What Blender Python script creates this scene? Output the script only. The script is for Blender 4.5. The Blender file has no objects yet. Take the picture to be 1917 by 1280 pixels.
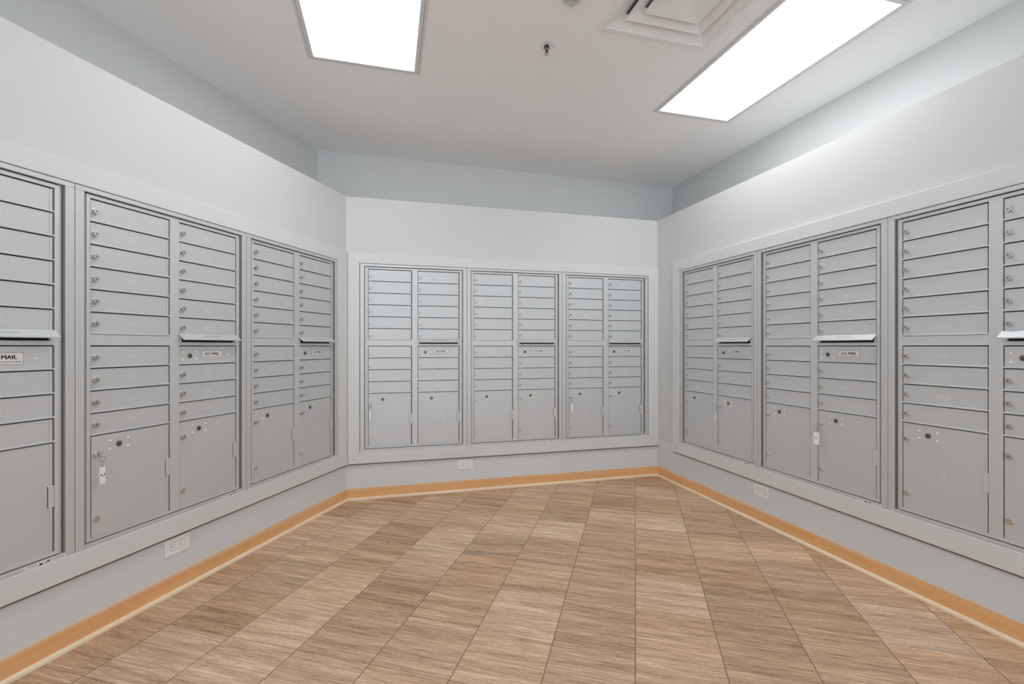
import bpy, bmesh, math, random
from mathutils import Vector, Matrix
random.seed(4)
C = bpy.data.collections.new('mail_room'); bpy.context.scene.collection.children.link(C)
SC = bpy.context.scene
# ------------------------------------------------------------------ camera, world, exposure
CAM_H = 1.144
cam_d = bpy.data.cameras.new('camera'); cam = bpy.data.objects.new('camera', cam_d); C.objects.link(cam)
cam.location = (0, 0, CAM_H); cam.rotation_euler = (math.pi/2, 0, 0)
cam_d.sensor_width = 36; cam_d.lens = 866.1/1917*36; cam_d.shift_y = 8.3/1917; cam_d.clip_start = 0.02
SC.camera = cam
SC.view_settings.view_transform = 'Standard'; SC.view_settings.look = 'None'
SC.view_settings.gamma = 1; SC.view_settings.use_curve_mapping = False
SC.view_settings.exposure = 0.0
LAMP = 6.1          # emission of the ceiling lenses
w = bpy.data.worlds.new('added_fill'); SC.world = w; w.use_nodes = True
SKY_UP, SKY_LOW = 0.9, 2.2      # added fill through the open back: upper half; lower half raised for the ceiling
_nt = w.node_tree; _bg = _nt.nodes['Background']; _tc = _nt.nodes.new('ShaderNodeTexCoord'); _sp = _nt.nodes.new('ShaderNodeSeparateXYZ')
_mr = _nt.nodes.new('ShaderNodeMapRange'); _mr.inputs[1].default_value = -.08; _mr.inputs[2].default_value = .08
_mr.inputs[3].default_value = SKY_LOW; _mr.inputs[4].default_value = SKY_UP
_nt.links.new(_tc.outputs['Generated'], _sp.inputs[0]); _nt.links.new(_sp.outputs[2], _mr.inputs[0]); _nt.links.new(_mr.outputs[0], _bg.inputs[1])
_bg.inputs[0].default_value = (0.88, 0.945, 1.0, 1)
# ------------------------------------------------------------------ materials
def mat(name, col, rough=0.5, metal=0.0, emit=None, noise=None, bump=None, spec=None):
    m = bpy.data.materials.new(name); m.use_nodes = True; nt = m.node_tree; b = nt.nodes['Principled BSDF']
    b.inputs['Base Color'].default_value = (*col, 1); b.inputs['Roughness'].default_value = rough
    b.inputs['Metallic'].default_value = metal
    if spec is not None: b.inputs['Specular IOR Level'].default_value = spec
    if emit: b.inputs['Emission Color'].default_value = (.96, .98, 1, 1); b.inputs['Emission Strength'].default_value = emit
    tc = nt.nodes.new('ShaderNodeTexCoord')
    if noise:
        sc, amt, st = noise
        mp = nt.nodes.new('ShaderNodeMapping'); mp.inputs['Scale'].default_value = st
        n = nt.nodes.new('ShaderNodeTexNoise'); n.inputs['Scale'].default_value = sc; n.inputs['Detail'].default_value = 4
        mr = nt.nodes.new('ShaderNodeMapRange'); mr.inputs[1].default_value = .3; mr.inputs[2].default_value = .7
        mr.inputs[3].default_value = 1-amt; mr.inputs[4].default_value = 1+amt
        mx = nt.nodes.new('ShaderNodeVectorMath'); mx.operation = 'SCALE'; mx.inputs[0].default_value = col
        nt.links.new(tc.outputs['Object'], mp.inputs[0]); nt.links.new(mp.outputs[0], n.inputs['Vector'])
        nt.links.new(n.outputs[0], mr.inputs[0]); nt.links.new(mr.outputs[0], mx.inputs['Scale'])
        nt.links.new(mx.outputs[0], b.inputs['Base Color'])
    if bump:
        n2 = nt.nodes.new('ShaderNodeTexNoise'); n2.inputs['Scale'].default_value = bump[0]; n2.inputs['Detail'].default_value = 3
        bp = nt.nodes.new('ShaderNodeBump'); bp.inputs['Strength'].default_value = bump[1]; bp.inputs['Distance'].default_value = .001
        nt.links.new(tc.outputs['Object'], n2.inputs['Vector']); nt.links.new(n2.outputs[0], bp.inputs['Height'])
        nt.links.new(bp.outputs[0], b.inputs['Normal'])
    return m
M = {}
M['wall'] = mat('wall_paint', (.70, .71, .71), .55, noise=(1.5, .012, (1, 1, 1)), bump=(260, .15))
M['wall_low'] = mat('lower_wall_lit_paint', (.755, .785, .815), .55, noise=(1.5, .015, (1, 1, 1)), bump=(260, .15))  # wall paint made lighter and bluer to carry light off the floor
M['ceil'] = mat('ceiling_paint', (.96, .965, .965), .8, noise=(1.2, .012, (1, 1, 1)), bump=(200, .12))
M['casing'] = mat('casing_paint', (.75, .765, .765), .42, noise=(4, .012, (1, 1, 1)))
M['door'] = mat('silver_powder_coat', (.675, .70, .72), .50, metal=.4, noise=(900, .03, (1, 1, 1)), bump=(1500, .12))
M['frame'] = mat('silver_frame_coat', (.695, .715, .73), .48, metal=.4, noise=(700, .03, (1, 1, 1)))
M['flange'] = mat('satin_aluminium_trim', (.675, .695, .71), .46, metal=.4, noise=(40, .03, (30, 30, .3)))
M['dark'] = mat('dark_cabinet_interior', (.012, .011, .011), .8)
M['shade'] = mat('brown_gap_shade', (.20, .165, .145), .7)  # dark line colour: drawn shadow under casings, gap in light frames
M['chrome'] = mat('nickel_lock', (.66, .65, .63), .30, metal=1.0, noise=(300, .05, (1, 1, 1)))
M['chrome_dark'] = mat('dark_keyway', (.10, .095, .09), .4, metal=.6)
M['brass'] = mat('aged_brass', (.34, .27, .17), .35, metal=.9, noise=(400, .15, (1, 1, 1)))
M['black'] = mat('black_ring', (.02, .018, .015), .5)
M['rivet'] = mat('rivet_silver', (.84, .84, .84), .28, metal=.35)
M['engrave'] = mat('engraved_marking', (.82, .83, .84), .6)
M['groove'] = mat('shaded_groove_side', (.28, .25, .23), .6)
M['lockface'] = mat('dim_reflection_lock_face', (.34, .33, .32), .35, metal=.7)  # lock fronts darkened in colour to stand for a dim room's reflection
M['label'] = mat('label_white', (.82, .82, .82), .4)
M['ink'] = mat('black_ink', (.02, .02, .02), .6)
M['inkgrey'] = mat('grey_ink', (.22, .22, .22), .6)
M['blot'] = mat('smudged_ink', (.42, .43, .44), .6)
M['ring'] = mat('dull_key_ring', (.30, .25, .20), .35, metal=.85)
M['tag'] = mat('white_plastic_tag', (.92, .93, .93), .35)
M['plastic'] = mat('white_outlet_plastic', (.94, .95, .95), .3)
M['slot'] = mat('outlet_slot', (.04, .035, .03), .6)
M['fix'] = mat('white_fixture_metal', (.76, .76, .76), .4)
M['lens'] = mat('lit_lens', (.8, .8, .8), .5, emit=LAMP)
M['red'] = mat('dark_red_bulb', (.10, .012, .01), .2)
M['hvac'] = mat('diffuser_enamel', (.88, .88, .88), .4)
M['residue'] = mat('tape_residue', (.85, .86, .86), .5)

def maple(name, c1, c2, ang_scale):
    m = bpy.data.materials.new(name); m.use_nodes = True; nt = m.node_tree; b = nt.nodes['Principled BSDF']
    tc = nt.nodes.new('ShaderNodeTexCoord'); mp = nt.nodes.new('ShaderNodeMapping'); mp.inputs['Scale'].default_value = ang_scale
    n = nt.nodes.new('ShaderNodeTexNoise'); n.inputs['Scale'].default_value = 3; n.inputs['Detail'].default_value = 6; n.inputs['Distortion'].default_value = .4
    cr = nt.nodes.new('ShaderNodeValToRGB'); cr.color_ramp.elements[0].position = .3; cr.color_ramp.elements[1].position = .7
    cr.color_ramp.elements[0].color = (*c1, 1); cr.color_ramp.elements[1].color = (*c2, 1)
    nt.links.new(tc.outputs['Object'], mp.inputs[0]); nt.links.new(mp.outputs[0], n.inputs['Vector'])
    nt.links.new(n.outputs[0], cr.inputs[0]); nt.links.new(cr.outputs[0], b.inputs['Base Color'])
    b.inputs['Roughness'].default_value = .42; b.inputs['Specular IOR Level'].default_value = .3
    return m
M['maple'] = maple('maple_base', (.86, .46, .20), (.94, .56, .28), (.5, 9, 9))
M['shoe'] = maple('maple_shoe', (.96, .75, .52), (.98, .83, .62), (.8, 6, 6))

def floor_material():
    m = bpy.data.materials.new('wood_look_tile'); m.use_nodes = True; nt = m.node_tree; N = nt.nodes; L = nt.links; b = N['Principled BSDF']
    def math_(op, a, bb=None, c=None):
        n = N.new('ShaderNodeMath'); n.operation = op
        for i, v in enumerate((a, bb, c)):
            if v is None: continue
            if isinstance(v, (int, float)): n.inputs[i].default_value = v
            else: L.new(v, n.inputs[i])
        return n.outputs[0]
    g = N.new('ShaderNodeTexCoord'); vr = N.new('ShaderNodeVectorRotate'); vr.rotation_type = 'Z_AXIS'; vr.inputs['Angle'].default_value = math.radians(14.9)
    L.new(g.outputs['Object'], vr.inputs['Vector']); sp = N.new('ShaderNodeSeparateXYZ'); L.new(vr.outputs[0], sp.inputs[0])
    PX, PY = .3087, .3070
    tx = math_('DIVIDE', math_('ADD', sp.outputs[0], 100*PX-.001), PX); ty = math_('DIVIDE', math_('ADD', sp.outputs[1], 100*PY-2.091), PY)
    ix = math_('FLOOR', tx); iy = math_('FLOOR', ty); fx = math_('FRACT', tx); fy = math_('FRACT', ty)
    cb = N.new('ShaderNodeCombineXYZ'); L.new(ix, cb.inputs[0]); L.new(iy, cb.inputs[1])
    wn = N.new('ShaderNodeTexWhiteNoise'); wn.noise_dimensions = '3D'; L.new(cb.outputs[0], wn.inputs[0])
    rnd = wn.outputs['Value']; sc_ = N.new('ShaderNodeSeparateColor'); L.new(wn.outputs['Color'], sc_.inputs[0]); wn2 = sc_.outputs[2]
    def streak(sx, sy, det, off):
        c = N.new('ShaderNodeCombineXYZ')
        L.new(math_('ADD', math_('MULTIPLY', sp.outputs[0], sx), math_('MULTIPLY', rnd, 37.0+off)), c.inputs[0])
        L.new(math_('ADD', math_('MULTIPLY', sp.outputs[1], sy), math_('MULTIPLY', rnd, 91.0)), c.inputs[1]); c.inputs[2].default_value = off
        n = N.new('ShaderNodeTexNoise'); n.inputs['Scale'].default_value = 1; n.inputs['Detail'].default_value = det; n.inputs['Distortion'].default_value = .25
        L.new(c.outputs[0], n.inputs['Vector']); return n.outputs[0]
    s1 = streak(1.6, 24, 3, 1.3); s2 = streak(9, 190, 4, 5.1); s3 = streak(60, 520, 2, 9.7); s4 = streak(4, 80, 5, 2.2)
    v = math_('ADD', math_('MULTIPLY', s1, .30), math_('ADD', math_('MULTIPLY', s2, .42), math_('ADD', math_('MULTIPLY', s3, .26), math_('MULTIPLY', s4, .22))))
    v = math_('ADD', v, math_('MULTIPLY', math_('SUBTRACT', rnd, .5), .10))
    cr = N.new('ShaderNodeValToRGB'); e = cr.color_ramp.elements
    e[0].position = .41; e[0].color = (.17, .105, .062, 1); e[1].position = .77; e[1].color = (.96, .74, .55, 1)
    k = e.new(.52); k.color = (.455, .295, .187, 1); k = e.new(.63); k.color = (.66, .45, .303, 1)
    L.new(v, cr.inputs[0])
    hs = N.new('ShaderNodeHueSaturation'); L.new(cr.outputs[0], hs.inputs['Color'])
    L.new(math_('ADD', .96, math_('MULTIPLY', wn2, .16)), hs.inputs['Saturation'])
    # scattered short pale flecks
    fl = streak(14, 330, 1, 21.0); flm = math_('MULTIPLY', math_('GREATER_THAN', fl, .70), .55)
    mxf = N.new('ShaderNodeMix'); mxf.data_type = 'RGBA'; L.new(flm, mxf.inputs[0]); L.new(hs.outputs[0], mxf.inputs[6]); mxf.inputs[7].default_value = (.60, .46, .35, 1)
    # grout
    ex = math_('MULTIPLY', math_('SUBTRACT', .5, math_('ABSOLUTE', math_('SUBTRACT', fx, .5))), PX)
    ey = math_('MULTIPLY', math_('SUBTRACT', .5, math_('ABSOLUTE', math_('SUBTRACT', fy, .5))), PY)
    gx = math_('LESS_THAN', ex, .0017); gy = math_('MULTIPLY', math_('LESS_THAN', ey, .0012), .8)
    gm = math_('MAXIMUM', gx, gy)
    mx = N.new('ShaderNodeMix'); mx.data_type = 'RGBA'; L.new(gm, mx.inputs[0]); L.new(mxf.outputs[2], mx.inputs[6]); mx.inputs[7].default_value = (.19, .12, .07, 1)
    L.new(mx.outputs[2], b.inputs['Base Color'])
    L.new(math_('ADD', .42, math_('MULTIPLY', s2, .2)), b.inputs['Roughness'])
    bp = N.new('ShaderNodeBump'); bp.inputs['Strength'].default_value = .35; bp.inputs['Distance'].default_value = .001
    L.new(math_('SUBTRACT', math_('MULTIPLY', s2, .8), gm), bp.inputs['Height']); L.new(bp.outputs[0], b.inputs['Normal'])
    return m
M['floor'] = floor_material()

# ------------------------------------------------------------------ mesh helpers
class MB:
    """collects shapes for ONE mesh; every shape may name its own material"""
    def __init__(s): s.bm = bmesh.new(); s.mats = []; s.cur = 0; s.smooth = []
    def use(s, m):
        if m not in s.mats: s.mats.append(m)
        s.cur = s.mats.index(m); return s
    def _add(s, verts, faces, smooth=False):
        vs = [s.bm.verts.new(v) for v in verts]; out = []
        for f in faces:
            try: fc = s.bm.faces.new([vs[i] for i in f])
            except ValueError: continue
            fc.material_index = s.cur; fc.smooth = smooth; out.append(fc)
        return vs, out
    def box(s, x0, x1, y0, y1, z0, z1, ch=0.0):
        if ch <= 0:
            v = [(x, y, z) for x in (x0, x1) for y in (y0, y1) for z in (z0, z1)]
            s._add(v, [(0, 1, 3, 2), (4, 6, 7, 5), (0, 4, 5, 1), (2, 3, 7, 6), (0, 2, 6, 4), (1, 5, 7, 3)]); return s
        t = bmesh.new(); bmesh.ops.create_cube(t, size=1)
        for v in t.verts: v.co = Vector(((x0+x1)/2+v.co.x*(x1-x0), (y0+y1)/2+v.co.y*(y1-y0), (z0+z1)/2+v.co.z*(z1-z0)))
        bmesh.ops.bevel(t, geom=list(t.edges), offset=ch, segments=1, affect='EDGES')
        t.verts.index_update(); s._add([v.co.copy() for v in t.verts], [[v.index for v in f.verts] for f in t.faces]); t.free(); return s
    def prism(s, pts, axis, a, b):
        """extrude a 2D polygon along an axis: x -> pts are (y,z), y -> (x,z), z -> (x,y)"""
        def P(p, h): return {'x': (h, p[0], p[1]), 'y': (p[0], h, p[1]), 'z': (p[0], p[1], h)}[axis]
        n = len(pts); v = [P(p, a) for p in pts]+[P(p, b) for p in pts]
        f = [list(range(n))[::-1], list(range(n, 2*n))]+[[i, (i+1) % n, n+(i+1) % n, n+i] for i in range(n)]
        s._add(v, f); return s
    def lathe(s, prof, mtx=None, n=20, smooth=True):
        """prof: (radius, height) pairs; the axis is local -Y (out of the wall) unless mtx says otherwise"""
        mtx = mtx or Matrix()
        v = []; f = []
        for (r, h) in prof:
            for k in range(n):
                a = 2*math.pi*k/n; v.append(mtx @ Vector((r*math.cos(a), -h, r*math.sin(a))))
        m_ = len(prof)
        for i in range(m_-1):
            for k in range(n): f.append((i*n+k, i*n+(k+1) % n, (i+1)*n+(k+1) % n, (i+1)*n+k))
        f.append(list(range(n))[::-1]); f.append([(m_-1)*n+k for k in range(n)])
        vs, fs = s._add(v, f)
        for i, fc in enumerate(fs):
            fc.smooth = False
        return s
    def tube(s, pts, r, n=8, closed=False):
        pts = [Vector(p) for p in pts]; v = []; f = []; m_ = len(pts)
        for i, p in enumerate(pts):
            a = pts[(i-1) % m_] if (closed or i > 0) else p; b = pts[(i+1) % m_] if (closed or i < m_-1) else p
            t = (b-a).normalized(); u = t.orthogonal().normalized() if i == 0 else (up - t*up.dot(t)).normalized(); up = u; w_ = t.cross(u)
            for k in range(n):
                g = 2*math.pi*k/n; v.append(p+u*r*math.cos(g)+w_*r*math.sin(g))
        for i in range(m_ if closed else m_-1):
            j = (i+1) % m_
            for k in range(n): f.append((i*n+k, i*n+(k+1) % n, j*n+(k+1) % n, j*n+k))
        if not closed: f.append(list(range(n))[::-1]); f.append([(m_-1)*n+k for k in range(n)])
        s._add(v, f, True); return s
    def mesh(s, name):
        bmesh.ops.recalc_face_normals(s.bm, faces=list(s.bm.faces))
        me = bpy.data.meshes.new(name); s.bm.to_mesh(me); s.bm.free()
        for m in s.mats: me.materials.append(M[m])
        return me
def link(name, me, parent=None, loc=(0, 0, 0), rz=0.0, mtx=None):
    o = bpy.data.objects.new(name, me); C.objects.link(o)
    if parent is not None: o.parent = parent
    if mtx is not None: o.matrix_local = mtx
    else: o.location = loc; o.rotation_euler = (0, 0, rz)
    return o
def tag(o, label=None, cat=None, group=None, kind=None):
    if label: o['label'] = label
    if cat: o['category'] = cat
    if group: o['group'] = group
    if kind: o['kind'] = kind
    return o
# single-stroke engraving alphabet (unit box 0.6 wide, 1 high)
def arc(cx, cy, rx, ry, a0, a1, n=10):
    return [(cx+rx*math.cos(math.radians(a0+(a1-a0)*i/n)), cy+ry*math.sin(math.radians(a0+(a1-a0)*i/n))) for i in range(n+1)]
G = {
 '0': [arc(.3, .5, .3, .5, 0, 360, 18)], '1': [[(.1, .8), (.32, 1), (.32, 0)]],
 '2': [arc(.3, .72, .28, .28, 160, -30, 8)+[(0, 0), (.6, 0)]],
 '3': [arc(.28, .75, .26, .25, 150, -90, 8)+arc(.28, .26, .3, .26, 90, -150, 8)],
 '4': [[(.45, 0), (.45, 1), (0, .3), (.6, .3)]],
 '5': [[(.55, 1), (.08, 1), (.05, .56)]+arc(.27, .31, .31, .31, 115, -150, 10)],
 '6': [arc(.5, .5, .48, .5, 100, 180, 5)+arc(.3, .3, .28, .3, 180, 540, 14)],
 '7': [[(0, 1), (.6, 1), (.2, 0)]],
 '8': [arc(.3, .75, .24, .25, 0, 360, 12), arc(.3, .25, .3, .26, 0, 360, 12)],
 '9': [arc(.3, .7, .28, .3, 0, 360, 14)+arc(.1, .5, .48, .5, 25, -80, 5)],
 'A': [[(0, 0), (.3, 1), (.6, 0)], [(.12, .38), (.48, .38)]], 'B': [[(0, 0), (0, 1), (.35, 1)]+arc(.35, .76, .2, .24, 90, -90, 6)+[(0, .52)], [(.35, .52)]+arc(.35, .26, .24, .26, 90, -90, 6)+[(0, 0)]],
 'C': [arc(.35, .5, .34, .5, 50, 310, 14)], 'D': [[(0, 0), (0, 1), (.22, 1)]+arc(.22, .5, .38, .5, 90, -90, 10)+[(0, 0)]],
 'E': [[(.55, 1), (0, 1), (0, 0), (.55, 0)], [(0, .5), (.45, .5)]], 'F': [[(.55, 1), (0, 1), (0, 0)], [(0, .5), (.45, .5)]],
 'G': [arc(.35, .5, .34, .5, 50, 320, 14)+[(.66, .45), (.4, .45)]], 'H': [[(0, 0), (0, 1)], [(.6, 0), (.6, 1)], [(0, .5), (.6, .5)]],
 'I': [[(.3, 0), (.3, 1)]], 'J': [[(.5, 1), (.5, .28)]+arc(.26, .28, .24, .28, 0, -170, 8)], 'K': [[(0, 0), (0, 1)], [(.58, 1), (0, .42)], [(.2, .6), (.6, 0)]],
 'L': [[(0, 1), (0, 0), (.52, 0)]], 'M': [[(0, 0), (0, 1), (.35, .35), (.7, 1), (.7, 0)]], 'N': [[(0, 0), (0, 1), (.6, 0), (.6, 1)]],
 'O': [arc(.35, .5, .36, .5, 0, 360, 18)], 'P': [[(0, 0), (0, 1), (.32, 1)]+arc(.32, .74, .26, .26, 90, -90, 6)+[(0, .48)]],
 'Q': [arc(.35, .5, .36, .5, 0, 360, 18), [(.42, .25), (.72, -.08)]], 'R': [[(0, 0), (0, 1), (.32, 1)]+arc(.32, .74, .26, .26, 90, -90, 6)+[(0, .48)], [(.3, .48), (.6, 0)]],
}
def stroke_mesh(text, h, wd, mat_, rot=0.0):
    b = MB().use(mat_); adv = .78*h; tot = adv*(len(text)-1)+.6*h; x = -tot/2; R_ = Matrix.Rotation(rot, 3, 'Y')
    for ch in text:
        for pl in G[ch]:
            P = [Vector((x+p[0]*h, p[1]*h-h/2)) for p in pl]
            for p, q in zip(P[:-1], P[1:]):
                d = (q-p)
                if d.length < 1e-6: continue
                d.normalize(); n = Vector((-d.y, d.x))*wd/2; e = d*wd*.3
                pts = [p-e+n, p-e-n, q+e-n, q+e+n]
                v = [R_ @ Vector((c.x, -.00035, c.y)) for c in pts]+[R_ @ Vector((c.x, .0002, c.y)) for c in pts]
                b._add(v, [(0, 1, 2, 3), (7, 6, 5, 4), (0, 4, 5, 1), (1, 5, 6, 2), (2, 6, 7, 3), (3, 7, 4, 0)])
        x += adv
    return b.mesh('engraving')
_tc = {}
def text_mesh(text, size, mat_, bold=0.0, sx=1.0):
    key = (text, size, mat_, bold, sx)
    if key in _tc: return _tc[key]
    cu = bpy.data.curves.new('lettering', 'FONT'); cu.body = text; cu.size = 1.0; cu.align_x = 'CENTER'; cu.align_y = 'CENTER'
    cu.offset = bold/size; cu.extrude = .0002/size; cu.resolution_u = 3
    o = bpy.data.objects.new('lettering', cu); C.objects.link(o)
    me = bpy.data.meshes.new_from_object(o.evaluated_get(bpy.context.evaluated_depsgraph_get()))
    bpy.data.objects.remove(o)
    me.transform(Matrix.Rotation(math.pi/2, 4, 'X') @ Matrix.Diagonal((sx*size, size, size, 1)))
    me.materials.clear(); me.materials.append(M[mat_]); _tc[key] = me
    return me

# ------------------------------------------------------------------ wall frames
WL = [(-1.85878, 1.03658, 1.31142), (-1.07972, 3.46748, .26119), (1.39343, 3.71819, -1.29622)]
W, D, GP = .32412, .04219, .11319; PITCH = 2*W+D+GP; B0 = W+D; BR = 2*W+D
ZT = CAM_H+.58196; ZB = ZT-1.39                    # ZB: foot of a mailbox unit; local z 1.39 is the top of its doors
WM = [Matrix.Translation((x, y, 0)) @ Matrix.Rotation(a, 4, 'Z') for x, y, a in WL]
def line(i, o): # point and direction of wall i's line, o metres out into the room from the door plane
    x, y, a = WL[i]; d = Vector((math.cos(a), math.sin(a))); n = Vector((d.y, -d.x)); return Vector((x, y))+n*o, d
def meet(i, j, oi, oj):
    P, d = line(i, oi); Q, e = line(j, oj); r = Q-P; den = d.x*(-e.y)+e.x*d.y
    t = (r.x*(-e.y)+e.x*r.y)/den; return P+d*t
def s_of(i, p): P, d = line(i, 0); return (p-P).dot(d)
S_END = {0: -3.35, 2: 6.15}
def ends(i, o):
    if i == 0: return S_END[0], s_of(0, meet(0, 1, o, o))
    if i == 1: return s_of(1, meet(0, 1, o, o)), s_of(1, meet(1, 2, o, o))
    return s_of(2, meet(1, 2, o, o)), S_END[2]
def strip(b, i, o0, o1, z0, z1, s0=None, s1=None):
    """solid running along wall i between two offsets, mitred into its neighbours"""
    a0, a1 = ends(i, o0); c0, c1 = ends(i, o1)
    if s0 is not None: a0 = c0 = s0
    if s1 is not None: a1 = c1 = s1
    b.prism([(a0, -o0), (a1, -o0), (c1, -o1), (c0, -o1)], 'z', z0, z1)

OW = -.010       # drywall face
LEDGE = 2.259; CEIL = CAM_H+1.6
OPEN = [(-.058, 2*PITCH+BR+.058)]*3
NAMES = ['left', 'back', 'right']
REAR = [Vector((-1.5832, 3.7624)), Vector((1.6201, 4.6766))]
dl = (Vector((-2.0255, 2.1375))-REAR[0]).normalized(); dr = (Vector((2.2164, 2.5273))-REAR[1]).normalized()
RL = REAR[0]+dl*6.2; RR = REAR[1]+dr*7.0
for i in range(3):
    b = MB().use('wall'); s0, s1 = OPEN[i]; zl, zh = ZT-1.40, ZT+.06
    b.use('wall_low'); strip(b, i, OW, OW-.03, 0, zl)
    b.use('wall'); strip(b, i, OW, OW-.03, zh, LEDGE); strip(b, i, OW, OW-.03, zl, zh, s1=s0); strip(b, i, OW, OW-.03, zl, zh, s0=s1)
    inv = WM[i].inverted()
    f0, f1 = ends(i, OW-.0301)
    def loc2(p): q = inv @ Vector((p.x, p.y, 0)); return (q.x, q.y)
    r0, r1 = [(RL, REAR[0]), (REAR[0], REAR[1]), (REAR[1], RR)][i]
    b.prism([(f0, -OW+.0301), (f1, -OW+.0301), loc2(r1), loc2(r0)], 'z', LEDGE-.018, LEDGE)
    tag(link('wall_'+NAMES[i], b.mesh('wall'), mtx=WM[i]), kind='structure')
    # the old room wall that shows above the ledge, standing further back
    d = (r1-r0).normalized(); n = Vector((-d.y, d.x))*.06
    b = MB().use('wall'); e = d*.06
    a, c = (r0, r1)
    b.prism([(a.x-e.x*(i > 0), a.y-e.y*(i > 0)), (c.x, c.y), (c.x+n.x, c.y+n.y), (a.x+n.x-e.x*(i > 0), a.y+n.y-e.y*(i > 0))], 'z', LEDGE-.03, CEIL)
    tag(link('wall_%s_upper' % NAMES[i], b.mesh('wall')), kind='structure')
b = MB().use('floor'); b.box(-4.2, 4.6, -2.3, 6.0, -.05, 0); tag(link('floor', b.mesh('floor')), kind='structure')

# ceiling, in a frame turned 15 degrees and centred on the air diffuser
A15 = math.radians(15.0); HV = Vector((.815, 2.112)); CM = Matrix.Translation((HV.x, HV.y, CEIL)) @ Matrix.Rotation(A15, 4, 'Z')
b = MB().use('ceil'); h = .285
b.box(-6, -h, -6, 4.5, 0, .12); b.box(h, 5, -6, 4.5, 0, .12); b.box(-h, h, h, 4.5, 0, .12); b.box(-h, h, -6, -h, 0, .12)
tag(link('ceiling', b.mesh('ceiling'), mtx=CM), kind='structure')

# casings round the three banks (mitred flat boards)
def casing(i, s_in0, s_in1, s_out0, s_out1, zi0, zi1, zo0, zo1, closeL=True, closeR=True):
    f, k = .012, OW+.0003
    b = MB().use('casing')
    def board(pts): # pts in (s,z), counter-clockwise
        n = len(pts); cx = sum(p[0] for p in pts)/n; cz = sum(p[1] for p in pts)/n; c_ = .0020
        inn = []
        for p in pts:
            dx, dz = p[0]-cx, p[1]-cz; inn.append((p[0]-math.copysign(c_, dx), p[1]-math.copysign(c_, dz)))
        v = [(p[0], -k, p[1]) for p in pts]+[(p[0], -f+c_, p[1]) for p in pts]+[(p[0], -f, p[1]) for p in inn]
        fs = [list(range(n))[::-1]]+[[j, (j+1) % n, n+(j+1) % n, n+j] for j in range(n)]+[[n+j, n+(j+1) % n, 2*n+(j+1) % n, 2*n+j] for j in range(n)]+[[2*n+j for j in range(n)]]
        b._add(v, fs)
    board([(s_in0, zi1), (s_in1, zi1), (s_out1, zo1), (s_out0, zo1)])
    board([(s_out0, zo0), (s_out1, zo0), (s_in1, zi0), (s_in0, zi0)])
    board([(s_out0, zo0), (s_in0, zi0), (s_in0, zi1), (s_out0, zo1)])
    board([(s_in1, zi0), (s_out1, zo0), (s_out1, zo1), (s_in1, zi1)])
    b.use('shade').box(s_out0+.004 if i != 1 else s_out0+.001, s_out1-.001, -.0035, -k, zo0-.0085, zo0)  # thin brown strip drawn in as the shadow line under the casing
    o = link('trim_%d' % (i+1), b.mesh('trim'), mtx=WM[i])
    tag(o, kind='structure'); return o
Zi0, Zi1, Zo0, Zo1 = ZT-1.3662, ZT+.0385, ZT-1.4555, ZT+.1175
SR = 2*PITCH+BR
c0 = s_of(0, meet(0, 1, .012, .012)); c1a = s_of(1, meet(0, 1, .012, .012)); c1b = s_of(1, meet(1, 2, .012, OW))
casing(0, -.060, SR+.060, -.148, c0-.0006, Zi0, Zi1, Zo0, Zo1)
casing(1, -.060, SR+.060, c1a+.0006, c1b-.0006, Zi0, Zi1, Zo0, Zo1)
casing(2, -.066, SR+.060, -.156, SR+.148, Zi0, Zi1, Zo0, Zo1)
# maple baseboards with a shoe moulding
for i in range(3):
    b = MB().use('maple'); strip(b, i, OW+.0125, OW+.0002, .0005, .0815); strip(b, i, OW+.0105, OW+.0002, .0815, .0835)
    o = tag(link('baseboard_'+NAMES[i], b.mesh('baseboard'), mtx=WM[i]), kind='structure')
    b = MB().use('shoe')
    prof = [(.0128, .0008), (.0246, .0008), (.0246, .0085), (.0240, .0115), (.0226, .0142), (.0206, .0166), (.0180, .0182), (.0150, .0190), (.0128, .0192)]
    n = len(prof); v = []
    for e_ in (0, 1): v += [(ends(i, OW+o_)[e_], -(OW+o_), z) for o_, z in prof]
    b._add(v, [list(range(n))[::-1], list(range(n, 2*n))]+[[j, (j+1) % n, n+(j+1) % n, n+j] for j in range(n)])
    link('shoe_moulding', b.mesh('shoe_moulding'), o)

# ------------------------------------------------------------------ mailbox units
P = .0889; H0 = 1.39
ROW_A = [(-k*P) for k in range(6)]+[-(6.5*P+k*P) for k in range(4)]       # tops of the tenant doors, column A
ROW_B = [(-k*P) for k in range(6)]+[-(6.5*P+k*P) for k in range(1, 4)]
PT, PB = -(10.5*P), -1.335
DX0, DX1 = .0034, .3176
FR = 0.0; DY = .0048                                                        # frame face, door face (recessed)
def m_door():
    b = MB().use('door'); z0, z1 = -P+.0050, -.0042
    b.box(DX0, .3085, DY, DY+.007, z0, z1, .0004); b.box(.3092, DX1, DY-.0014, DY+.007, z0, z1, .0006)
    b.box(.3083, .3094, DY+.0012, DY+.006, z0, z1)
    return b.mesh('mailbox_door')
def m_parcel():   # origin on the hinge line
    b = MB().use('door'); z0, z1 = PB-PT+.0035, -.0042
    b.box(DX0-DX1, .3085-DX1, DY, DY+.009, z0, z1, .0005); b.box(.3092-DX1, 0, DY-.0014, DY+.009, z0, z1, .0006)
    b.box(.3082-DX1, .3095-DX1, DY+.0012, DY+.006, z0, z1)
    b.box(DX0-DX1, 0, DY-.0016, DY+.006, z0-.0030, z0-.0002, .0004)
    return b.mesh('parcel_door')
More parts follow.
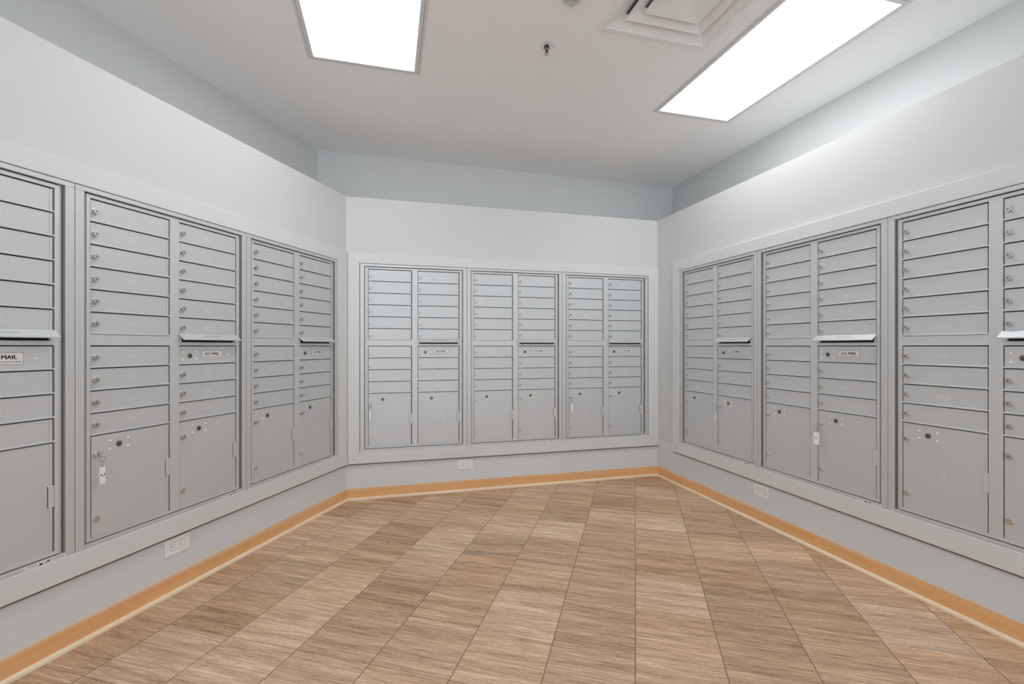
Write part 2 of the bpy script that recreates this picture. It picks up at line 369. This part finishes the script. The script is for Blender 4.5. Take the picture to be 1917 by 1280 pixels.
def m_panel():
    b = MB().use('door'); z0, z1 = -P+.0050, -.0042
    b.box(DX0, .3085, DY+.0005, DY+.007, z0, z1, .0004); b.box(.3092, DX1, DY-.0009, DY+.007, z0, z1, .0006); b.box(.3083, .3094, DY+.0012, DY+.006, z0, z1)
    return b.mesh('collection_panel')
def m_lock(r=.0108, h=.0125):
    b = MB().use('chrome'); b.lathe([(r*1.12, -.002), (r*1.12, .0012), (r, .0016), (r, h-.0015), (r*.92, h), (r*.86, h)], n=24)
    b.use('lockface'); b.lathe([(r*.86, h-.002), (r*.86, h+.0001), (r*.80, h-.0008)], n=24)
    b.use('chrome_dark'); b.lathe([(r*.70, h-.0035), (r*.70, h-.0004)], n=20)
    b.use('lockface'); b.lathe([(r*.50, h-.003), (r*.50, h-.0002), (r*.44, h+.0001)], n=20)
    b.use('chrome_dark'); b.box(-.0006, .0006, -h-.0003, -h+.002, -r*.34, r*.34)
    return b.mesh('cam_lock')
def m_stud(): return MB().use('chrome').lathe([(.0120, -.001), (.0120, .0045), (.0112, .0058), (.004, .0060)], n=24).mesh('stud')
def m_rivet(): return MB().use('rivet').lathe([(.0060, -.001), (.0059, .0008), (.0052, .0022), (.0038, .0034), (.0020, .0041), (.0006, .0043)], n=14).mesh('rivet')
def m_arrow():
    b = MB().use('black').lathe([(.0114, -.001), (.0114, .0009), (.0094, .0010)], n=24)
    b.use('brass').lathe([(.0086, .0), (.0086, .0022), (.0078, .0028), (.0058, .0028)], n=24)
    b.use('black').lathe([(.0050, .001), (.0050, .0031)], n=18)
    b.use('brass').box(-.0036, .0036, -.0040, -.001, .0002, .0020)
    return b.mesh('carrier_lock')
def m_hinge():
    b = MB().use('frame'); b.box(-.0135, .0045, DY-.0042, DY-.0002, -.0385, .0385, .0006)
    b.use('dark').box(-.0152, -.0137, DY-.0010, DY+.0010, -.0390, .0390)
    return b.mesh('hinge')
def m_frame():
    b = MB().use('frame'); zt = H0; y1 = .012; c = .0006
    for x0, x1 in ((-.0135, 0), (W-.0012, B0), (BR-.0012, BR+.0135)): b.box(x0, x1, FR, y1, zt-1.3475, zt+.0142, c)
    for x0, x1 in ((0, W-.0012), (B0, BR-.0012)):
        b.box(x0, x1, FR, y1, zt+.0006, zt+.0142, c); b.box(x0, x1, FR, y1, zt-1.3475, zt+PB, c)
    for x in (.0,):
        for z in [-(k+1)*P for k in range(6)]+[-(6.5*P+k*P) for k in range(1, 5)]: b.box(x, W-.0012, FR-.0004, y1, zt+z, zt+z+.0056, .0007)
    for z in [-(k+1)*P for k in range(5)]+[-(6.5*P+k*P) for k in range(1, 5)]: b.box(B0, BR-.0012, FR-.0004, y1, zt+z, zt+z+.0056, .0007)
    # plain band between the two door groups, with its bright lower rail
    b.box(0, W-.0012, FR+.0010, y1, zt-6.5*P+.0056, zt-6*P-.0016, .0004); b.box(0, W-.0012, FR-.0004, y1, zt-6.5*P, zt-6.5*P+.0056, .0007)
    b.box(B0, BR-.0012, FR+.0006, y1, zt-6.5*P, zt-6.5*P+.0165, .0005)
    b.box(B0, B0+.0125, FR+.0006, y1, zt-6.5*P+.017, zt-6*P+.004); b.box(BR-.0145, BR-.0012, FR+.0006, y1, zt-6.5*P+.017, zt-6*P+.004)
    # stepped return outside the posts
    b.box(-.0222, -.0138, .0055, .0125, zt-1.3505, zt+.0175); b.box(BR+.0138, BR+.0222, .0055, .0125, zt-1.3505, zt+.0175)
    return b.mesh('door_frame')
def m_trim():
    b = MB().use('flange'); f, y1 = -.0090, .0125; c = .0006; zt = H0
    xo0, xo1 = -GP/2+.0012, BR+GP/2-.0012; xi0, xi1 = -.0262, BR+.0262
    b.box(xo0, xi0, f+.0002, y1, zt-1.3512, zt+.0185, c); b.box(xi1, xo1, f+.0002, y1, zt-1.3512, zt+.0185, c)
    b.box(xo0, xo1, f, y1, zt+.0188, zt+.0360, c); b.box(xo0, xo1, f, y1, zt-1.3655, zt-1.3515, c)
    b.use('groove').box(xi1-.0012, xi1-.0001, f+.0012, y1, zt-1.3508, zt+.0180); b.box(xi0+.0001, xi0+.0012, f+.0012, y1, zt-1.3508, zt+.0180)  # inner flange sides coloured brown for the shade in the groove
    return b.mesh('flange_trim')
def m_body():
    b = MB().use('dark'); b.box(-GP/2+.0002, BR+GP/2-.0002, .0128, .34, H0-1.368, H0+.044); return b.mesh('cabinet_body')
def m_hood():
    b = MB().use('flange'); x0, x1 = -.003, .3235; z = H0-5.865*P
    b.prism([(-.0005, z), (.0008, z), (.0008, z-.003), (-.0280, z-.0268), (-.0280, z-.0300), (-.0296, z-.0300), (-.0296, z-.0255)], 'x', x0, x1)
    return b.mesh('slot_hood')
def m_mlabel():
    b = MB().use('inkgrey'); x0, x1, z0, z1 = -.0575, .0575, -.0208, .0208
    b.box(x0, x1, .0, .0008, z0, z1); b.use('label').box(x0+.0013, x1-.0013, -.0003, .0005, z0+.0013, z1-.0013)
    return b.mesh('mail_label')
ME = dict(door=m_door(), parcel=m_parcel(), panel=m_panel(), lock=m_lock(), stud=m_stud(), rivet=m_rivet(), arrow=m_arrow(), hinge=m_hinge(),
          frame=m_frame(), trim=m_trim(), body=m_body(), hood=m_hood(), mlabel=m_mlabel())
_en = {}
def engr(t, h=.0175, w_=.0017):
    if (t, h) not in _en: _en[(t, h)] = stroke_mesh(t, h, w_, 'engrave')
    return _en[(t, h)]
def sticker():
    b = MB().use('label'); b.box(0, .0545, -.0002, .0004, -.0062, .0062, 0); b.box(.0585, .121, -.0002, .0004, -.0062, .0062, 0)
    b.use('ink').box(.043, .0515, -.0004, .0002, -.0052, .0012)
    b.prism([(.0600, -.0050), (.0680, .0042), (.0702, .0042), (.0735, -.0030), (.0700, -.0030), (.0680, .0005), (.0632, -.0050)], 'y', -.0004, .0002)
    b.prism([(.0725, .0040), (.0790, .0040), (.0785, .0022), (.0752, .0022), (.0742, -.0012)], 'y', -.0004, .0002)
    return b.mesh('maker_label')
STK = sticker()
def unit(i, k, numsA, numsB, lets, label, ajar=(0, 0)):
    u = bpy.data.objects.new('mailbox_unit', None); u.empty_display_size = .1; C.objects.link(u)
    u.matrix_world = WM[i] @ Matrix.Translation((k*PITCH, 0, ZB))
    tag(u, label, 'mailbox', 'banks of apartment mailboxes set in the three walls')
    link('cabinet_body', ME['body'], u); link('door_frame', ME['frame'], u); tr = link('flange_trim', ME['trim'], u)
    st = link('maker_label', STK, tr, (B0+.2285, -.0092, H0-1.3585))
    link('lettering', text_mesh('USPS-STD-4C', .0058, 'inkgrey', .0001, .85), st, (.0215, -.0003, .0022))
    link('lettering', text_mesh('FLORENCE', .0062, 'inkgrey', .0001, 1.1), st, (.0985, -.0003, .0006))
    for x0, rows, nums in ((0, ROW_A, numsA), (B0, ROW_B, numsB)):
        for r, z in enumerate(rows):
            d = link('mailbox_door', ME['door'], u, (x0, 0, H0+z))
            link('lock', ME['lock'], d, (.0188, DY, -.0487))
            if r < len(nums) and nums[r]: link('door_number', engr(nums[r]), d, (.157, DY, -.0460))
    for j, x0 in enumerate((0, B0)):
        d = link('parcel_door', ME['parcel'], u, (x0+DX1, 0, H0+PT), math.radians(ajar[j]))
        link('tenant_lock', ME['lock'], d, (.0195-DX1, DY, -1.0095-PT)); link('stud', ME['stud'], d, (.0190-DX1, DY, -1.264-PT))
        link('carrier_lock', ME['arrow'], d, (.1055-DX1, DY, -.983-PT))
        for x in (.0710, .1410):
            for z in (-.9665, -.9998): link('rivet', ME['rivet'], d, (x-DX1, DY, z-PT))
        link('door_letter', engr(lets[j], .022, .0019), d, (.162-DX1, DY, -1.1412-PT))
        link('hinge', ME['hinge'], u, (x0+.3175, 0, H0-1.1325))
    p = link('collection_panel', ME['panel'], u, (B0, 0, H0-6.5*P)); y = DY+.0005
    link('carrier_lock', ME['arrow'], p, (.0585, y, -.6267+6.5*P))
    for x, z in ((.0220, -.6100), (.0220, -.6440), (.0930, -.6080), (.0930, -.6435), (.2720, -.6270)): link('rivet', ME['rivet'], p, (x, y, z+6.5*P))
    ml = link('mail_label', ME['mlabel'], p, (.1775, y-.0006, -.6235+6.5*P))
    ml['label'] = 'white label with black U.S. MAIL lettering'
    # the lettering stays part of the label plate: joined meshes
    hd = link('slot_hood', ME['hood'], u, (B0, 0, 0))
    sl = math.atan2(.0255, .0290)
    link('lettering', HOODTXT, hd, mtx=Matrix.Translation((.165, -.0148, H0-5.865*P-.0124)) @ Matrix.Rotation(-(math.pi/2-sl), 4, 'X'))
    return u
HOODTXT = text_mesh('OUTGOING MAIL SLOT', .0085, 'inkgrey', 0, 1.05)
def join_text(me, items):
    bm = bmesh.new(); bm.from_mesh(me); base = len(me.materials)
    for (t, loc) in items:
        m0 = t.copy(); m0.transform(Matrix.Translation(loc)); n0 = len(bm.faces); bm.from_mesh(m0); bm.faces.ensure_lookup_table()
        nm = t.materials[0]
        if nm.name not in [x.name for x in me.materials]: me.materials.append(nm)
        ix = [x.name for x in me.materials].index(nm.name)
        for f in bm.faces[n0:]: f.material_index = ix
    bm.to_mesh(me); bm.free()
join_text(ME['mlabel'], [(text_mesh('U.S. MAIL', .0195, 'ink', 0, 1.0), (dx, -.0005, .0040)) for dx in (-.0005, 0, .0005)]+[(text_mesh('U.S. MAIL', .0195, 'ink', 0, 1.0), (0, -.0005, .0044)),
                         (text_mesh('APPROVED BY THE POSTMASTER GENERAL', .0058, 'inkgrey', .0001, .92), (0, -.0005, -.0120))])
def sq(a): return [str(x) for x in a]
unit(0, 0, sq((101, 103, 105, 107, 109, 111, 113, 115, 201, 203)), sq((102, 104, 106, 108, 202, 204, 207, 209, 211)), 'AB',
     'grey mailbox bank cut off by the left edge of the photo')
UL2 = unit(0, 1, sq((212, 214, 302, 304, 306, 308, 310, 311, 313, 315)), sq((401, 402, 403, 404, 405, 406, 412, 414, 416)), 'CD',
     'middle mailbox bank of the left wall, a key tagged C in its open parcel door', ajar=(1.1, 0))
unit(0, 2, sq((501, 503, 504, 505, 506, 508, 510, 512, 513, 515)), sq((602, 603, 604, 605, 606, 608, 610, 612, 615)), 'EF',
     'grey mailbox bank of the left wall next to the corner with the back wall')
UM1 = unit(1, 0, sq((702, 704, 705, 706, 707, 708, 709, 710, 711, 712)), sq((713, 714, 715, 716, 717, 718, 801, 802, 803)), 'GH',
     'leftmost mailbox bank of the back wall, white hook-shaped smear on a parcel door')
unit(1, 1, sq((804, 805, 806, 807, 808, 809, 810, 811, 812, 813)), sq((814, 815, 816, 817, 818, 819, 820, 821, 822)), 'IJ',
     'middle mailbox bank of the back wall, the one with no key hanging from it')
unit(1, 2, sq((823, 824, 825, 826, 827, 828, 829, 830, 831, 832)), sq((833, 834, 835, 836, 837, 838, 839, 840, 841)), 'KL',
     'rightmost mailbox bank of the back wall, key in its left parcel door', ajar=(.45, 0))
unit(2, 0, sq((901, 902, 903, 904, 905, 906, 907, 908, 909, 910)), sq((911, 912, 913, 914, 915, 916, 917, 918, 919)), 'MN',
     'mailbox bank of the right wall nearest the back corner')
unit(2, 1, sq((1001, 1003, 1005, 1007, 1009, 1011, 1013, 1102, 1104, 1106)), sq((1002, 1004, 1006, 1008, 1010, 1012, 1103, 1105, 1107)), 'OP',
     'middle mailbox bank of the right wall, wide white key tag on it')
unit(2, 2, sq((1108, 1110, 1201, 1203, 1205, 1207, 1209, 1210, 1212, ''))[:9], sq((1214, 1216, 1301, 1303, 1305, 1307, 1309, 1310, 1312)), 'QR',
     'mailbox bank at the right edge of the photo, numbered 1108 to 1212')
# white smear on parcel door H
b = MB().use('residue')
pl = [(-.030, .012), (-.022, .015), (-.012, .013), (-.003, .016), (.006, .011), (.010, .000), (.007, -.012), (.000, -.022), (-.004, -.030)]
wd = [.006, .008, .006, .007, .0055, .0055, .005, .004, .002]
for (p, q, w1, w2) in zip(pl[:-1], pl[1:], wd[:-1], wd[1:]):
    d = (Vector(q)-Vector(p)).normalized(); n = Vector((-d.y, d.x)); e = d*.0015
    c4 = [Vector(p)-e+n*w1/2, Vector(p)-e-n*w1/2, Vector(q)+e-n*w2/2, Vector(q)+e+n*w2/2]
    b.prism([(v.x, v.y) for v in c4], 'y', -.0004, .0002)
pd_ = [c for c in UM1.children if c.name.startswith('parcel_door')][1]
o = link('tape_residue', b.mesh('tape_residue'), pd_, (.193-DX1, DY, -1.137-PT)); o['label'] = 'hook-shaped smear of white tape residue'

# ------------------------------------------------------------------ keys with tags
def key_set(i, k, x0, label, tagw=.020, turn=0.0, letter=None, side=.008, out=.0185):
    u = bpy.data.objects.new('tagged_key', None); u.empty_display_size = .02; C.objects.link(u)
    yo = DY-.0107
    u.matrix_world = WM[i] @ Matrix.Translation((k*PITCH+x0+.0195, yo, ZT-1.0095))
    tag(u, label, 'key', 'keys hanging from parcel door locks')
    T = Matrix.Rotation(turn, 4, 'Z')
    b = MB().use('chrome'); b.box(-.0010, .0010, -.014, .0008, -.0030, .0030, .0003)      # blade stub
    b.box(-.0010, .0010, -.028, -.012, -.0100, .0050, .0005)                              # bow
    link('key', b.mesh('key'), u)
    yb = -.0225; zc = -.0180
    b = MB().use('ring'); b.tube([(side*.5+.0095*math.cos(a)*math.cos(turn), yb+.0095*math.cos(a)*math.sin(turn), zc+.0095*math.sin(a)) for a in [2*math.pi*j/22 for j in range(22)]], .0008, 6, True)
    link('split_ring', b.mesh('split_ring'), u)
    b = MB().use('ring'); z = -.0285
    b.tube([(side*.5, yb, z+.003), (side*.5+.0022, yb-.001, z-.001), (side*.5, yb, z-.0048), (side*.5-.0025, yb+.001, z-.0085), (side*.5, yb, z-.0125), (side*.5+.003, yb, z-.016), (side*.5+.001, yb, z-.0205), (side*.5-.003, yb, z-.0175)], .0010, 6)
    link('clip', b.mesh('clip'), u)
    b = MB().use('tag'); w2 = tagw/2
    b.box(-w2, w2, -.0016, .0016, -.066, -.0, .0007)
    b.box(-w2, -w2+.0014, -.0021, -.0014, -.066, -.0); b.box(w2-.0014, w2, -.0021, -.0014, -.066, -.0)
    if letter:
        me = b.mesh('tag'); join_text(me, [(stroke_mesh(letter, .0150, .0024, 'ink' if letter == 'C' else 'blot', rot=-math.pi/2), (0.001, -.0018, -.030))])
    else: me = b.mesh('tag')
    link('tag', me, u, mtx=Matrix.Translation((side*.5, yb, -.0490)) @ T)
    return u
key_set(0, 1, 0, 'key with a white tag marked C hanging from a left wall parcel door', turn=.05, letter='C')
key_set(1, 0, 0, 'key with a narrow white tag at the far left of the back wall', tagw=.0165, turn=.25, side=-.004)
key_set(1, 2, 0, 'key with a narrow white tag on the right-hand mailbox bank of the back wall', tagw=.0165, turn=-.2, side=.006)
key_set(2, 0, B0, 'key with a white tag seen edge-on, beside the back corner on the right wall', turn=-.45, tagw=.019, side=-.002)
key_set(2, 1, B0, 'key with a wide white tag on the middle mailbox bank of the right wall', tagw=.028, turn=.30, letter='P', side=-.002)

# ------------------------------------------------------------------ outlets
def outlet(i, s, z, label):
    u = bpy.data.objects.new('wall_outlet', None); u.empty_display_size = .05; C.objects.link(u)
    u.matrix_world = WM[i] @ Matrix.Translation((s, -OW, z)); tag(u, label, 'outlet', 'white duplex outlets under the mailboxes')
    b = MB().use('plastic'); b.box(-.0600, .0600, -.0055, -.0002, -.0390, .0390, .0022); link('cover_plate', b.mesh('cover_plate'), u)
    b = MB().use('slot').box(-.0352, .0352, -.0058, -.0050, -.0178, .0178)
    b.use('plastic').box(-.0342, .0342, -.0072, -.0050, -.0168, .0168, .0008)
    r = link('receptacle', b.mesh('receptacle'), u)
    for cx in (-.0170, .0170):
        b = MB().use('slot'); b.box(cx-.0035, cx+.0040, -.0075, -.0060, .0042, .0058); b.box(cx-.0035, cx+.0030, -.0075, -.0060, -.0058, -.0044)
        b.lathe([(.0024, .0060), (.0024, .0075)], Matrix.Translation((cx-.0095, 0, 0)), n=10)
        link('socket_holes', b.mesh('socket_holes'), r)
    for x in (-.0485, .0485):
        link('screw', MB().use('fix').lathe([(.0030, .0050), (.0030, .0060), (.0024, .0064)], n=12).mesh('screw'), u, (x, 0, 0))
outlet(0, 1.1665, ZT-1.509, 'white outlet under the middle mailbox bank of the left wall')
outlet(1, .7385, ZT-1.514, 'white outlet on the back wall under the mailboxes')
outlet(2, .7650, ZT-1.5145, 'white outlet low on the right wall')

# ------------------------------------------------------------------ ceiling fittings
def rotm(x, y): return Matrix.Translation((x, y, CEIL)) @ Matrix.Rotation(A15, 4, 'Z')
def troffer(x, y, label): # x, y: middle of its far edge; runs back towards the entrance
    u = bpy.data.objects.new('ceiling_light', None); C.objects.link(u); u.matrix_world = rotm(x, y); tag(u, label, 'ceiling light', 'flat ceiling lights')
    w2, L_ = .3065, 1.222; t = .036
    b = MB().use('fix'); zf, zt_ = -.0065, -.0002
    def ring(i0, i1, z0, z1):
        b.box(-w2+i0, w2-i0, -i1, -i0, z0, z1, .0006); b.box(-w2+i0, w2-i0, -L_+i0, -L_+i1, z0, z1, .0006)
        b.box(-w2+i0, -w2+i1, -L_+i1, -i1, z0, z1, .0006); b.box(w2-i1, w2-i0, -L_+i1, -i1, z0, z1, .0006)
    ring(0, .013, -.0030, zt_); ring(.0150, t, zf, zt_)
    b.use('shade'); b.box(-w2+.0130, -w2+.0150, -L_+.013, -.013, -.0012, zt_); b.box(w2-.0150, w2-.0130, -L_+.013, -.013, -.0012, zt_)
    link('frame', b.mesh('frame'), u)
    b = MB().use('lens'); b.box(-w2+t+.0003, w2-t-.0003, -L_+t+.0003, -t-.0003, -.0030, -.0012); link('lens', b.mesh('lens'), u)
troffer(1.2494, 3.2352, 'long white ceiling light on the right, next to the square air diffuser')
troffer(-.8387, 2.6490, 'white ceiling light on the left, cut by the top edge of the photo')
u = bpy.data.objects.new('air_diffuser', None); C.objects.link(u); u.matrix_world = CM
tag(u, 'square white stepped air diffuser beside the long right-hand ceiling light', 'air vent')
def pyr(b, r0, z0, r1, z1, th=.0012): # four sloping vanes between two squares
    for (ra, za, rb, zb_) in ((r0, z0, r1, z1),):
        A = [(-ra, -ra, za), (ra, -ra, za), (ra, ra, za), (-ra, ra, za)]; Bq = [(-rb, -rb, zb_), (rb, -rb, zb_), (rb, rb, zb_), (-rb, rb, zb_)]
        A2 = [(x, y, z+th) for x, y, z in A]; B2 = [(x, y, z+th) for x, y, z in Bq]
        v = A+Bq+A2+B2; f = []
        for j in range(4):
            k = (j+1) % 4; f += [(j, k, 4+k, 4+j), (8+j, 12+j, 12+k, 8+k), (4+j, 4+k, 12+k, 12+j), (j, 8+j, 8+k, k)]
        b._add(v, f)
b = MB().use('hvac'); o_ = .305
for (x0, x1, y0, y1) in ((-o_, o_, o_-.022, o_), (-o_, o_, -o_, -o_+.022), (-o_, -o_+.022, -o_+.022, o_-.022), (o_-.022, o_, -o_+.022, o_-.022)): b.box(x0, x1, y0, y1, -.0075, -.0002, .0008)
link('frame', b.mesh('frame'), u)
for (ri, zi, ro, zo) in ((.2120, .0250, .2830, -.0040), (.1470, .0230, .2140, -.0030)):
    b = MB().use('hvac'); pyr(b, ri, zi, ro, zo); link('vane', b.mesh('vane'), u)
b = MB().use('hvac'); pyr(b, .004, .0160, .1490, -.0030); b.box(-.005, .005, -.005, .005, .0155, .0175); link('centre_plate', b.mesh('centre_plate'), u)
b = MB().use('fix'); b.box(-.283, .283, -.283, .283, .1300, .1320); b.box(-.284, -.2825, -.283, .283, .064, .13); b.box(.2825, .284, -.283, .283, .064, .13); b.box(-.2825, .2825, -.284, -.2825, .064, .13); b.box(-.2825, .2825, .2825, .284, .064, .13)
link('duct', b.mesh('duct'), u)
# sprinkler
UP = Matrix.Rotation(-math.pi/2, 4, 'X')         # turns the lathe axis (-Y) to +Z; heights below the ceiling are negative
u = bpy.data.objects.new('fire_sprinkler', None); C.objects.link(u); u.matrix_world = rotm(.184, 2.455)
tag(u, 'small chrome fire sprinkler with a dark red bulb in the middle of the ceiling', 'sprinkler')
b = MB().use('rivet').lathe([(.041, -.0005), (.041, -.0018), (.036, -.0040), (.022, -.0070), (.016, -.0075)], UP, n=32); link('escutcheon', b.mesh('escutcheon'), u)
b = MB().use('black').lathe([(.0135, -.0100), (.0135, -.0200), (.010, -.0220)], UP, n=16)
b.use('chrome').lathe([(.0115, -.0220), (.0115, -.0250)], UP, n=16)
for sx in (-1, 1): b.tube([(sx*.010, 0, -.023), (sx*.0125, 0, -.032), (sx*.011, 0, -.042), (sx*.003, 0, -.050)], .0022, 8)
link('frame', b.mesh('frame'), u)
b = MB().use('red').lathe([(.0030, -.0250), (.0058, -.0290), (.0058, -.0420), (.0030, -.0460)], UP, n=12); link('bulb', b.mesh('bulb'), u)
b = MB().use('chrome').lathe([(.004, -.0480), (.0040, -.0500), (.0125, -.0515), (.0125, -.0525), (.003, -.0535)], UP, n=20); b.use('black').lathe([(.0022, -.0530), (.0022, -.0550)], UP, n=10); link('deflector', b.mesh('deflector'), u)
# round ribbed fitting cut by the top edge
u = bpy.data.objects.new('ceiling_detector', None); C.objects.link(u); u.matrix_world = rotm(.275, 2.121)
tag(u, 'small round ribbed grey fitting on the ceiling, at the top edge of the photo', 'detector')
b = MB().use('fix').lathe([(.046, -.0005), (.046, -.003), (.042, -.006)], UP, n=32); link('base', b.mesh('base'), u)
b = MB().use('chrome').lathe([(.039, -.006), (.037, -.012), (.030, -.018), (.016, -.022), (.004, -.023)], UP, n=32)
for j in range(16):
    a = 2*math.pi*j/16; b.tube([(.0395*math.cos(a), .0395*math.sin(a), -.007), (.034*math.cos(a), .034*math.sin(a), -.016), (.018*math.cos(a), .018*math.sin(a), -.0222)], .0012, 5)
link('ribbed_cover', b.mesh('ribbed_cover'), u)
